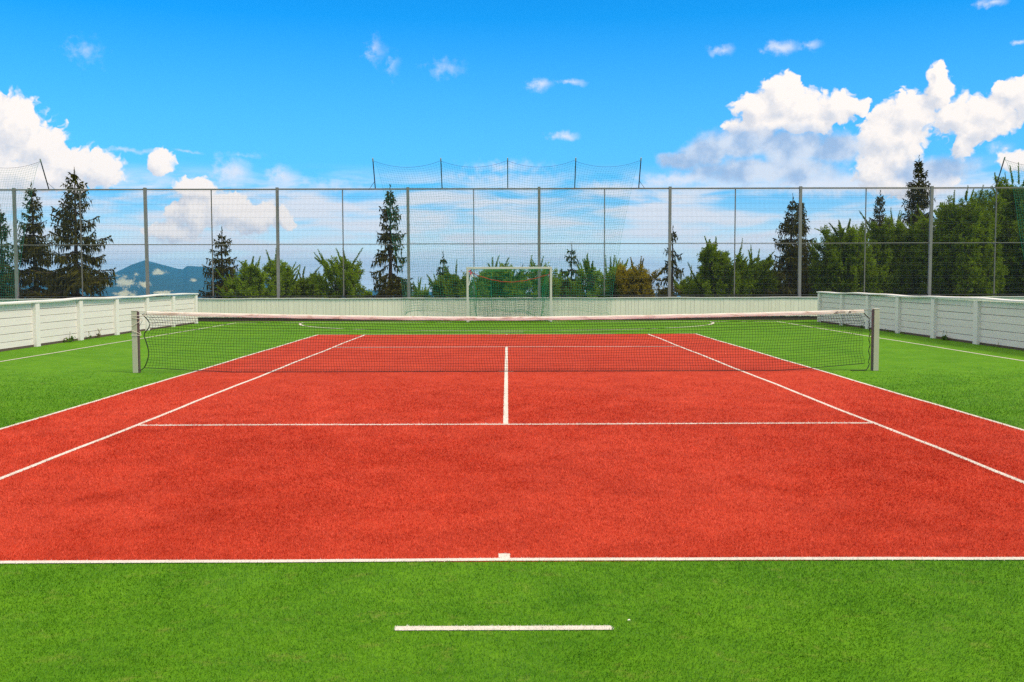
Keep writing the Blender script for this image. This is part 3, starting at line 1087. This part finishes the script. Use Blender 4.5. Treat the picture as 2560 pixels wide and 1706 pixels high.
def tennis_net():
    root = empty("tennis_net", (0, 0, 0), "black tennis net with creased white top tape across the red court", "net")
    rnd = random.Random(9)
    cell = 0.0457
    x0, x1 = -6.17, 6.17
    nu = int((x1 - x0) / cell)
    nv = 20

    def fn(u, v):
        t = v / nv
        x = x0 + (x1 - x0) * u / nu
        zt, zb = ntop(x) - 0.05, nbot(x)
        z = zt + (zb - zt) * t
        e = min(1.0, (6.3 - abs(x)) / 0.25)
        dx = 0.030 * math.sin(t * 7.5 - 0.5 + 0.25 * math.sin(x * 1.3)) * (1 - t) * 1.3 + 0.010 * math.sin(x * 5.1 + t * 9)
        dz = 0.006 * math.sin(x * 2.3 + t * 12) * math.sin(PI * t)
        dy = 0.03 * math.sin(x * 1.7 + t * 4) * math.sin(PI * t) + 0.012 * math.sin(x * 6 + 10 * t) * math.sin(PI * t)
        xe = x + dx * e
        # ends are drawn in between the ties
        if x < -5.9:
            bow = math.sin(PI * t / .37) if t < .37 else math.sin(PI * (t - .37) / .63)
            xe += (-0.085 + 0.095 * bow) * ((-5.9 - x) / 0.27)
        if x > 5.9:
            xe += -0.045 * abs(math.cos(t * 2.6 * PI)) * ((x - 5.9) / 0.27) * (1 - 0.5 * t) + 0.05 * ((x - 5.9) / 0.27) * t
        return (xe, dy, z + dz)

    mb = MB()
    for i in range(nu + 1):
        mb.tube([fn(i, j) for j in range(nv + 1)], 0.0027, 3, False)
    for j in range(nv + 1):
        mb.tube([fn(i * 2, j) for i in range(nu // 2 + 1)], 0.0027, 3, False)
    for j in (1, 2, 3, 4, 5):      # doubled top rows
        mb.tube([(lambda p: (p[0], p[1] + .006, p[2] - .006))(fn(i * 2, j)) for i in range(nu // 2 + 1)], 0.0016, 3, False)
    mb.build("netting", M_NET, root)
    # top tape: folded canvas, thick and slightly uneven
    mb = MB()
    n = 260
    xs = np.linspace(-6.19, 6.19, n)
    prof = [(-.006, -.064), (-.010, -.050), (-.011, -.02), (-.008, -.004), (0, 0), (.008, -.004), (.011, -.02), (.010, -.05), (.006, -.064)]
    for q in range(n):
        for (yy, dz) in prof:
            mb.v.append((xs[q], yy * (1 + .25 * math.sin(xs[q] * 9) + .2 * math.sin(xs[q] * 23)), ntop(xs[q]) + dz + 0.002 * math.sin(xs[q] * 7 + dz * 40)))
    k = len(prof)
    for q in range(n - 1):
        for m_ in range(k - 1):
            mb.f.append((q * k + m_, q * k + k + m_, q * k + k + m_ + 1, q * k + m_ + 1))
    tape = mb.build("top_tape", M_BAND, root, smooth=True)
    # dark maker's marks near one end of the tape
    mb = MB()
    zc = ntop(5.75) - 0.030

    def stroke(pts, r=0.0035):
        mb.tube([(5.70 + px * 0.34, -0.0142, ntop(5.70 + px * 0.34) - 0.033 + pz * 0.030) for px, pz in pts], r, 4)
    stroke([(.08, -.35), (.02, -.42), (-.02, -.30), (.0, .05), (.06, .28), (.12, .30), (.13, .12)], .0045)
    stroke([(-.10, -.55), (.0, -.55), (.12, -.42), (.18, -.1)], .004)
    for q in range(5):
        bx_ = .20 + .055 * q
        stroke([(bx_, .05), (bx_ + .03, .16), (bx_ + .045, -.12), (bx_ + .06, .05)], .0045)
    mb.build("printed_text", M_MARK, tape)
    mb = MB()
    ring = [(.72 + .045 * math.cos(a), -.02 + .42 * math.sin(a)) for a in np.linspace(0, 2 * PI, 15)]
    stroke(ring, .0042)
    mb.build("printed_ring", M_MARK, tape)
    # bottom cord
    MB().tube([fn(i, nv) for i in range(nu + 1)], 0.006, 5).build("bottom_cord", M_NET, root)
    # head cable out to the posts
    for s in (-1, 1):
        MB().tube([(s * 6.18, 0, ntop(6.18) - .012), (s * 6.37, 0, 1.058)], 0.005, 5).build("head_cable", M_STEEL, root)
    # end cords
    pts = [fn(0, j) for j in range(nv + 1)]
    pts = [(p[0] - .012, p[1], p[2]) for p in pts] + [(-6.30, 0, .06), (-6.345, -.01, .035)]
    MB().tube([(-6.19, 0, 1.02)] + pts, 0.0075, 5).build("side_cord", M_NET, root)
    pts = [(6.19, 0, 1.0), (6.25, -.02, .93), (6.29, -.03, .90), (6.268, -.03, .86)]
    z = .80
    while z > .12:
        pts.append((6.285 + .012 * math.sin(z * 31), -.03, z))
        z -= .05
    pts += [(6.29, -.03, .12), (6.27, -.04, .07), (6.235, -.05, .02), (6.10, -.05, .014), (5.96, -.04, .012), (6.02, -.03, .013), (6.2, -.06, .012)]
    MB().tube(pts, 0.0085, 5).build("side_cord", M_NET, root)
    return root


tennis_net()


def net_post(s, label):
    x = s * 6.40
    root = empty("net_post", (x, 0, 0), label, "post", "two tennis net posts")
    MB().box(-.042 - .008 * (s < 0), .042 + .008 * (s > 0), -.042, .042, 0.0, 1.065).build("post_tube", M_POST, root, bevel=0.006)
    inner = -s * 0.0445
    a, b = sorted((inner, inner - s * 0.022))
    MB().box(a - (.008 if s < 0 else 0) * 0, b, -.03, .03, 0.0, 1.06).build("inner_side_strip", M_POSTSIDE, root, bevel=0.003)  # darker strip along the inner side of the post
    MB().box(-.052, .052, -.046, .046, 1.0655, 1.083).build("post_cap", M_GOAL, root, bevel=0.004)
    if s < 0:
        mb = MB()

        def wrap(z0, z1, zi0, zi1, xi=0.10):
            mb.tube([(xi, -.01, zi0), (.045, -.053, (z0 + zi0) / 2), (-.056, -.053, z0), (-.058, .05, z0), (-.0, .052, z0), (.05, .05, z1), (xi, 0, zi1)], 0.0045, 5)
        wrap(.985, .97, .995, .99, .17)
        wrap(.965, .95, .925, .93, .13)
        wrap(.80, .80, .92, .91, .13)
        wrap(.745, .74, .665, .66, .10)
        wrap(.655, .655, .652, .65, .10)
        mb.tube([(.17, -.01, .99), (.19, -.01, 1.03)], .007, 5)
        mb.build("lashing_rope", M_ROPE, root)
    return root


net_post(-1, "grey green net post with pale rope lashings at the end of the tennis net")
net_post(1, "grey green net post with black cord coiled at its foot")


# ------------------------------------------------------------------ trees
def tree_mesh_from_tris(name, quads, mat):
    Q = np.array(quads, np.float32)
    V = Q.reshape(-1, 3)
    F = np.arange(len(V)).reshape(-1, 4)
    return np_mesh(name, V, F, mat)


def strip_quads(P0, P1, W, rng_, up=None):
    """flat tapering strips between arrays of points"""
    D = P1 - P0
    L = np.linalg.norm(D, axis=1, keepdims=True) + 1e-9
    D = D / L
    r = rng_.normal(size=D.shape)
    S = np.cross(D, r)
    S /= np.linalg.norm(S, axis=1, keepdims=True) + 1e-9
    w = W[:, None]
    M = P0 + (P1 - P0) * 0.45
    return np.stack([P0, M + S * w, P1, M - S * w], 1)


def spruce(x, y, ztop, rad, seed, label, sparse=1.0, droop=0.35):
    rg = np.random.default_rng(seed)
    base = float(terr(np.array([x]), np.array([y]))[0]) - 0.15
    H = ztop - base
    root = empty("spruce_tree", (x, y, base), label, "tree", "dark spruces beyond the fence")
    lean = rg.normal(0, 0.006, 2)
    n = 14
    tr = MB()
    tr.tube([(lean[0] * H * (i / n) ** 1.5, lean[1] * H * (i / n) ** 1.5, H * i / n) for i in range(n + 1)],
            [0.17 * (1 - i / n) ** 0.9 * (H / 9) + 0.012 for i in range(n + 1)], 7)
    tr.build("trunk", M_BARK, root, smooth=True)
    zr = 1.4 - base          # height at which the crown measures rad
    P0, P1, Wd = [], [], []
    br = MB()
    z = 0.10 * H
    while z < H - 0.10:
        f = (H - z) / (H - zr)
        Rz = rad * min(1.45, f ** 0.92 + 0.04) * rg.uniform(0.85, 1.12)
        nb = int(rg.integers(4, 7) if f > 0.2 else 4)
        a0 = rg.uniform(0, 6.28)
        for b in range(nb):
            if rg.random() > sparse:
                continue
            az = a0 + b * 2 * PI / nb + rg.normal(0, 0.25)
            L = Rz * rg.uniform(0.62, 1.22)
            if rg.random() < 0.12:
                L *= 0.6
            slope = 0.55 * (1 - min(1, f * 1.6)) - droop * min(1, f * 1.4) * rg.uniform(0.5, 1.3)
            m = max(3, int(L / 0.10))
            t = np.arange(1, m + 1) / m
            rr = t * L
            zz = z + slope * rr + (-0.20 * min(1, f * 2)) * L * np.sin(t * PI * 0.9) * 0.6 + 0.16 * L * t ** 3
            ax = np.array([np.cos(az), np.sin(az), 0])
            sdv = np.array([-np.sin(az), np.cos(az), 0])
            tl = np.array([lean[0] * H * (z / H) ** 1.5, lean[1] * H * (z / H) ** 1.5, 0])
            pts = tl + ax * rr[:, None] + np.array([0, 0, 1.0]) * zz[:, None]
            if L > 0.35:
                br.tube([tuple(tl + np.array([0, 0, z]))] + [tuple(p) for p in pts[::2]], [0.016 + 0.012 * L * (1 - q / (len(pts[::2]) + 1)) * 0.8 for q in range(len(pts[::2]) + 1)], 3, False)
            for k in range(m):
                tk = t[k]
                lt = (0.40 * L * (1 - tk) ** 0.8 + 0.13) * rg.uniform(0.7, 1.2)
                for s in (-1, 1):
                    fwd = rg.uniform(0.5, 1.0)
                    d = ax * fwd + sdv * s * rg.uniform(0.7, 1.1) + np.array([0, 0, rg.uniform(-0.55, 0.1)])
                    d /= np.linalg.norm(d)
                    # side twig in two pieces, each with hanging sprays
                    e = pts[k] + d * lt
                    e[2] -= 0.25 * lt
                    P0.append(pts[k]); P1.append(e); Wd.append(0.040)
                    nh = max(1, int(lt / 0.11))
                    for h in range(nh):
                        q = pts[k] + (e - pts[k]) * ((h + rg.random()) / nh)
                        hl = rg.uniform(0.12, 0.30) * (0.6 + 0.7 * min(1, f * 1.5))
                        P0.append(q)
                        P1.append(q + np.array([rg.normal(0, .05), rg.normal(0, .05), -hl]) + d * 0.06)
                        Wd.append(rg.uniform(0.022, 0.042))
                P0.append(pts[k]); P1.append(pts[k] + ax * 0.16 + np.array([0, 0, rg.uniform(-.02, .10)])); Wd.append(0.04)
        z += rg.uniform(0.15, 0.42) * (0.55 + 0.75 * min(1, f))
    # leader shoot
    for k in range(14):
        zz = H - 0.45 + 0.05 * k
        a = rg.uniform(0, 6.28)
        tl = np.array([lean[0] * H, lean[1] * H, 0])
        P0.append(tl + np.array([0, 0, zz]))
        P1.append(tl + np.array([np.cos(a) * .13 * (1.1 - k / 14), np.sin(a) * .13 * (1.1 - k / 14), zz + .12]))
        Wd.append(.03)
    q = strip_quads(np.array(P0), np.array(P1), np.array(Wd), rg)
    if br.v:
        br.build("branches", M_BARK, root)
    link("crown", tree_mesh_from_tris("crown", q, M_NEEDLE), root)
    return root


def leaf_quads(P, D, L, W, rg):
    r = rg.normal(size=P.shape)
    S = np.cross(D, r)
    S /= np.linalg.norm(S, axis=1, keepdims=True) + 1e-9
    M = P + D * (L * 0.5)[:, None]
    return np.stack([P, M + S * W[:, None], P + D * L[:, None], M - S * W[:, None]], 1)


def beech(x, y, ztop, rad, seed, label, mat=0, dens=1.0, plume=1.0, cat="tree"):
    rg = np.random.default_rng(seed)
    base = float(terr(np.array([x]), np.array([y]))[0]) - 0.15
    H = ztop - base
    root = empty("beech_tree", (x, y, base), label, cat, "leafy beeches beyond the fence")
    wood = MB()
    LP, LD = [], []

    def shoot(p, d, L, r0, lvl):
        """one shoot: curved axis with leaves in two ranks, side shoots by recursion"""
        m = max(3, int(L / 0.10))
        step = L / m
        pts = [p.copy()]
        dd = d.copy()
        nrm = np.cross(dd, rg.normal(size=3))
        nrm /= np.linalg.norm(nrm) + 1e-9
        for k in range(m):
            dd = dd + np.array([0, 0, 0.05 if lvl < 2 else 0.02]) + rg.normal(0, 0.05, 3)
            dd /= np.linalg.norm(dd)
            pts.append(pts[-1] + dd * step)
        if lvl < 2:
            wood.tube([tuple(q) for q in pts], [r0 * (1 - 0.85 * i / m) for i in range(m + 1)], 4 if lvl else 5, False)
        for k in range(m):
            tk = (k + 1) / m
            q = pts[k + 1]
            if lvl >= 1 or tk > 0.35:
                for s in (-1, 1):
                    nl = 2 if lvl >= 1 else 1
                    for _ in range(nl):
                        ld = dd * rg.uniform(.4, .9) + nrm * s * rg.uniform(.5, 1.0) + rg.normal(0, .25, 3)
                        ld /= np.linalg.norm(ld)
                        LP.append(q + rg.normal(0, .03, 3))
                        LD.append(ld)
            if lvl < 2 and tk > 0.22:
                for s in (-1, 1):
                    if rg.random() < 0.72 * dens:
                        bd = dd * rg.uniform(.6, 1.0) + nrm * s * rg.uniform(.5, .9) + rg.normal(0, .22, 3)
                        bd /= np.linalg.norm(bd)
                        sl = (L * 0.34 * (1 - tk * 0.8) + 0.12) * rg.uniform(.6, 1.2)
                        if lvl == 1:
                            sl = min(sl, 0.30)
                        shoot(q, bd, sl, r0 * 0.45, lvl + 1)

    # trunk
    n = 12
    tp = [np.array([rg.normal(0, .03) * i, rg.normal(0, .03) * i, H * 0.78 * i / n]) for i in range(n + 1)]
    tk_ = MB()
    tk_.tube([tuple(q) for q in tp], [(0.10 + 0.012 * H) * (1 - 0.9 * i / n) + .01 for i in range(n + 1)], 7)
    tk_.build("trunk", M_BARK, root, smooth=True)
    nl = int(46 * dens * (0.6 + 0.45 * rad) * (H / 6) ** 0.6)
    for i in range(nl):
        f = 0.22 + 0.76 * (i + rg.random()) / nl
        k = f * 0.9 * n / 0.9
        k0 = min(n - 1, int(f * n * 0.98))
        p = tp[k0] + (tp[k0 + 1] - tp[k0]) * (f * n * 0.98 - k0)
        az = i * 2.399 + rg.normal(0, .4)
        up = 0.30 + 1.3 * f ** 1.8 * plume + rg.normal(0, .14)
        d = np.array([np.cos(az), np.sin(az), up])
        d /= np.linalg.norm(d)
        env = rad * (0.24 + 1.35 * (1 - f) ** 0.6)
        hor = max(0.2, np.hypot(d[0], d[1]))
        L = env / hor * rg.uniform(.55, 1.15)
        if rg.random() < 0.16 * plume:      # long feathery leader
            L *= rg.uniform(1.1, 1.4)
        dome = H - 0.35 - 0.08 * H * rg.random() - 0.5 * rad * rg.random() ** 2
        L = max(0.3, min(L, (dome - p[2]) / max(.12, d[2] + .22)))
        shoot(p, d, L, 0.018 + 0.010 * L, 0)
    # upswept feathery shoots standing out of the crown
    core = np.array(LP)
    LLn = [None] * len(LP)
    npl = int((14 + 11 * rad) * plume)
    hi = core[core[:, 2] > 0.45 * H]
    for i in range(npl):
        if i < 3:
            p = np.array([rg.normal(0, .16 * rad), rg.normal(0, .16 * rad), 0])
            near = hi[np.hypot(hi[:, 0] - p[0], hi[:, 1] - p[1]) < 0.35 * rad + .1]
            p[2] = near[:, 2].max() - .2 if len(near) else H - .8
        else:
            cand = hi[rg.integers(0, len(hi), 24)]
            p = cand[np.argmax(np.hypot(cand[:, 0], cand[:, 1]) / (rad + .1) + 0.55 * cand[:, 2] / H * 2)].copy()
        out = np.array([p[0], p[1], 0.0])
        rr_ = np.linalg.norm(out) + 1e-6
        d = out / rr_ * rg.uniform(.25, .9) * min(1, rr_ / (0.5 * rad)) + np.array([0, 0, rg.uniform(.55, 1.1)])
        d /= np.linalg.norm(d)
        L = rg.uniform(.5, 1.1) * (0.7 + 0.2 * rad)
        p = p - d * 0.3
        if i < 3:
            L = max(L, (H - p[2]) * (1.0 if i == 0 else 0.85))
        L = min(L, (H + 0.03 - p[2]) / max(.2, d[2]))
        if L < .2:
            continue
        m = int(L / .045) + 2
        sdv = np.cross(d, np.array([rg.normal(0, .3), 1.0, rg.normal(0, .3)]))
        sdv /= np.linalg.norm(sdv) + 1e-9
        bend = rg.normal(0, .12, 3)
        axis = [p + d * (L * k / m) + bend * (k / m) ** 2 * L for k in range(m + 1)]
        wood.tube([tuple(q_) for q_ in axis[::4]], [.012 * (1 - .8 * k / (len(axis[::4]))) for k in range(len(axis[::4]))], 3, False)
        for k in range(m + 1):
            tp_ = 1 - 0.55 * k / m
            for s_ in (-1, 1):
                for _ in range(3):
                    ld = d * rg.uniform(.7, 1.1) + sdv * s_ * rg.uniform(.3, .8) + rg.normal(0, .18, 3)
                    ld /= np.linalg.norm(ld)
                    LP.append(axis[k])
                    LD.append(ld)
                    LLn.append(rg.uniform(.09, .16) * tp_)
    LPa, LDa = np.array(LP), np.array(LD)
    N = len(LPa)
    ln_ = np.array([v if v else rg.uniform(.055, .105) for v in LLn])
    q = leaf_quads(LPa, LDa, ln_, np.minimum(ln_ * 0.27, .028) * rg.uniform(.8, 1.2, N), rg)
    if wood.v:
        wood.build("branches", M_BARK, root)
    link("crown", tree_mesh_from_tris("crown", q, M_LEAF[mat]), root)
    return root


SPRUCES = [
    (-25.37, 34.0, 5.10, 0.92, "dark spruce cut by the picture edge, beside the ball net next to the sunlit wall", 1.0, .3),
    (-22.35, 31.0, 5.92, 1.28, "full dark spruce just beside a fence post, with a pointed tip level with the rail", 1.0, .35),
    (-19.39, 28.5, 6.37, 1.92, "wide spruce with visible trunk and ragged drooping boughs beside the blue mountain", 0.86, .30),
    (-14.92, 36.0, 4.06, 1.18, "small spruce standing between the blue mountain and the beech thicket", 1.0, .3),
    (-5.53, 31.0, 5.78, 1.16, "tall spruce with a narrow tufted tip behind the edge of the green ball net", 0.95, .55),
    (-3.71, 42.0, 2.94, 0.76, "thin spruce tip rising out of the bushes beside the goal", 1.0, .3),
    (3.49, 38.0, 3.31, 0.81, "slim spruce rising between the goal and the pale feathery saplings", 0.95, .4),
    (8.02, 32.0, 3.85, 0.76, "thin ragged spruce with drooping tufts half hidden by a fence post", 0.62, .6),
    (14.53, 35.0, 5.64, 1.30, "dark spruce with tiered boughs whose twin tip stands behind the post", 0.9, .4),
    (15.90, 38.0, 5.77, 1.09, "spruce tip right behind the fence post, twin of the tiered spruce", 0.95, .35),
    (23.15, 46.0, 6.75, 1.45, "bushy dark spruce tip peeping over the beeches below the tallest spruce", 1.0, .3),
    (24.33, 43.0, 8.52, 1.71, "tallest spruce, its tip far above the fence rail among the beeches", 0.95, .3),
    (7.09, 44.0, 2.07, 0.58, "tiny dark spruce tip beside the yellowish bush", 1.0, .3),
]
for i, (x, y, zt, rd, lab, sp_, dr) in enumerate(SPRUCES):
    spruce(x, y, zt, rd, 100 + i, lab, sp_, dr)

BEECHES = [
    (-12.60, 33.0, 2.76, 1.25, "loose bushy beech right beside the small spruce next to the mountain", 0, 0.95, 1.2),
    (-12.12, 36.0, 3.19, 0.91, "beech whose upright feathery shoots reach the fence post near the small spruce", 0, 0.9, 1.5),
    (-10.93, 38.0, 2.30, 1.47, "low rounded beech between two fence posts, lowest of the thicket by the small spruce", 1, 1.0, 0.9),
    (-7.99, 34.0, 3.17, 1.23, "beech with thin upright top shoots next to the tufted tip spruce", 0, 0.9, 1.3),
    (-4.80, 38.0, 1.63, 0.80, "small light green bush between the tufted tip spruce and the bushy beech by the goal", 0, 0.8, 1.0),
    (-2.75, 37.0, 2.41, 1.21, "bushy beech below the thin spruce tip beside the goal post", 1, 1.0, 1.1),
    (-0.67, 36.0, 2.71, 1.60, "dense green beech seen through the goal on the side of the white tie", 0, 1.0, 1.1),
    (1.55, 35.0, 2.77, 1.30, "airy beech with gaps seen behind the fence post through the goal", 0, 0.75, 1.3),
    (4.20, 34.0, 2.75, 0.66, "slender pale sapling with upright shoots next to the slim spruce", 0, 0.75, 1.6),
    (5.41, 36.0, 2.79, 0.96, "pair-topped pale sapling behind the lower edge of the ball net", 0, 0.85, 1.6),
    (6.75, 35.0, 2.63, 1.30, "yellowish olive bush with one pointed top", 2, 0.95, 1.3),
    (9.71, 36.0, 2.23, 1.10, "dark low beech at the foot of the ragged spruce", 1, 1.0, 1.0),
    (10.28, 33.0, 3.63, 1.42, "beech with long spiky side shoots in the bay next to the ragged spruce", 1, 0.95, 1.2),
    (13.09, 37.0, 3.25, 1.44, "round beech beside the thin fence post before the twin spruces", 1, 1.0, 1.1),
    (17.55, 40.0, 2.55, 1.48, "low dark beech at the far end of the shaded wall", 1, 1.0, 1.0),
    (17.45, 35.0, 4.74, 1.91, "large beech sloping up from the twin spruces over the wall corner", 1, 1.0, 1.1),
    (21.86, 40.0, 5.35, 2.34, "big beech directly below the bushy spruce tip", 1, 1.0, 1.0),
    (24.37, 37.0, 6.27, 2.80, "broadest dense beech reaching the top fence rail beside the tallest spruce", 1, 1.0, 1.0),
    (29.83, 42.0, 8.10, 2.6, "tall dark green tree at the picture edge behind the leaning net pole", 1, 1.0, 1.0),
    (16.14, 43.0, 2.61, 1.55, "dark low beech filling the gap at the foot of the twin spruces", 3, 1.0, 1.0),
    (-0.12, 43.0, 2.34, 1.55, "dark low beech behind the dense beech inside the goal", 3, 1.0, 1.0),
    (3.34, 45.0, 2.09, 1.60, "dark low beech at the foot of the slim spruce beside the goal", 3, 1.0, 1.0),
]
for i, (x, y, zt, rd, lab, mt, dn, pl) in enumerate(BEECHES):
    beech(x, y, zt, rd, 300 + i, lab, mt, dn, pl)


# ------------------------------------------------------------------ weeds along the boards
def weed(x, y, size, seed, label, stems=0, leaves=40, spread=0.1, mat=None, flat=0.6):
    rg = np.random.default_rng(seed)
    root = empty("weed_plant", (x, y, 0), label, "weed", "weeds along the board walls")
    P = np.c_[rg.normal(0, spread * .35, leaves), rg.normal(0, spread, leaves), rg.uniform(0.0, size * .6, leaves)]
    D = np.c_[rg.normal(0, .6, leaves), rg.normal(0, .6, leaves), rg.uniform(.1, 1.0, leaves) * flat]
    D /= np.linalg.norm(D, axis=1, keepdims=True)
    q = leaf_quads(P, D, rg.uniform(.3, .6, leaves) * size, rg.uniform(.10, .2, leaves) * size, rg)
    link("leaves", tree_mesh_from_tris("leaves", q, mat or M_WEED), root)
    for k in range(stems):
        b = rg.normal(0, .06, 2)
        MB().tube([(0, b[1], 0), (b[0] * .3, b[1] + rg.normal(0, .03), size), (b[0] * .4, b[1] + rg.normal(0, .08), size * 1.7)], .005, 4).build("stem", M_DRYWEED, root)
    return root


weed(-11.28, 8.75, 0.16, 1, "leafy weed clump at the foot of the sunlit wall before the second post", 1, 60, .16)
weed(-11.28, 9.95, 0.13, 2, "thin weed with one upright leaf just past the post of the sunlit wall", 2, 14, .08)
weed(-11.28, 10.60, 0.15, 3, "dry brownish weed tuft at the sunlit wall", 3, 22, .05, M_DRYWEED, 1.4)
weed(-11.28, 13.0, 0.07, 4, "tiny weed at the sunlit wall near the lashed net post", 0, 18, .10)
weed(11.27, 12.2, 0.10, 5, "creeping weed at the shaded wall nearest the net post", 0, 34, .22)
weed(11.27, 11.4, 0.08, 6, "flat creeping weed under the shaded wall post beyond the net post", 0, 30, .25)
weed(11.27, 8.50, 0.15, 7, "round weed tuft with a tall curled stem at the shaded wall", 2, 46, .09)
weed(11.27, 5.75, 0.08, 8, "low straggling weed under the last visible panel of the shaded wall", 1, 30, .25)
weed(11.27, 4.45, 0.09, 9, "small weed at the picture edge under the shaded wall", 0, 20, .08)
weed(11.27, 14.6, 0.12, 10, "upright weed at the shaded wall seen through the tennis net", 1, 24, .08)
weed(11.27, 16.4, 0.11, 11, "farthest small weed at the shaded wall behind the tennis net", 0, 24, .12)

# small scrap lying on the near turf
mb = MB()
sx, sy = 0.59, -12.92
mb.v = [(sx - .007, sy - .003, .012), (sx + .003, sy - .005, .014), (sx + .008, sy + .001, .013), (sx + .001, sy + .005, .016), (sx - .005, sy + .004, .013)]
mb.f = [(0, 1, 3, 4), (1, 2, 3)]
scrap = mb.build("paper_scrap", M_WHITETAPE)
so_ = scrap.modifiers.new("thick", 'SOLIDIFY')
so_.thickness = 0.001
tag(scrap, "tiny white scrap lying on the grass past the end of the short white line", "litter")

# ------------------------------------------------------------------ air
hz = MB().box(-15600, 15600, -15600, 15600, -235, 256).mesh("haze", None)
hm = bpy.data.materials.new("haze_air")
hm.use_nodes = True
hm.node_tree.nodes.clear()
hg = NT(hm.node_tree)
ho = hg.new('ShaderNodeOutputMaterial')
pv = hg.new('ShaderNodeVolumePrincipled')
pv.inputs['Color'].default_value = (0.09, 0.54, 1.0, 1)
pv.inputs['Density'].default_value = 0.000062
pv.inputs['Anisotropy'].default_value = 0.0
hg.l.new(pv.outputs[0], ho.inputs['Volume'])
hz.materials.append(hm)
link("haze", hz)["kind"] = "stuff"
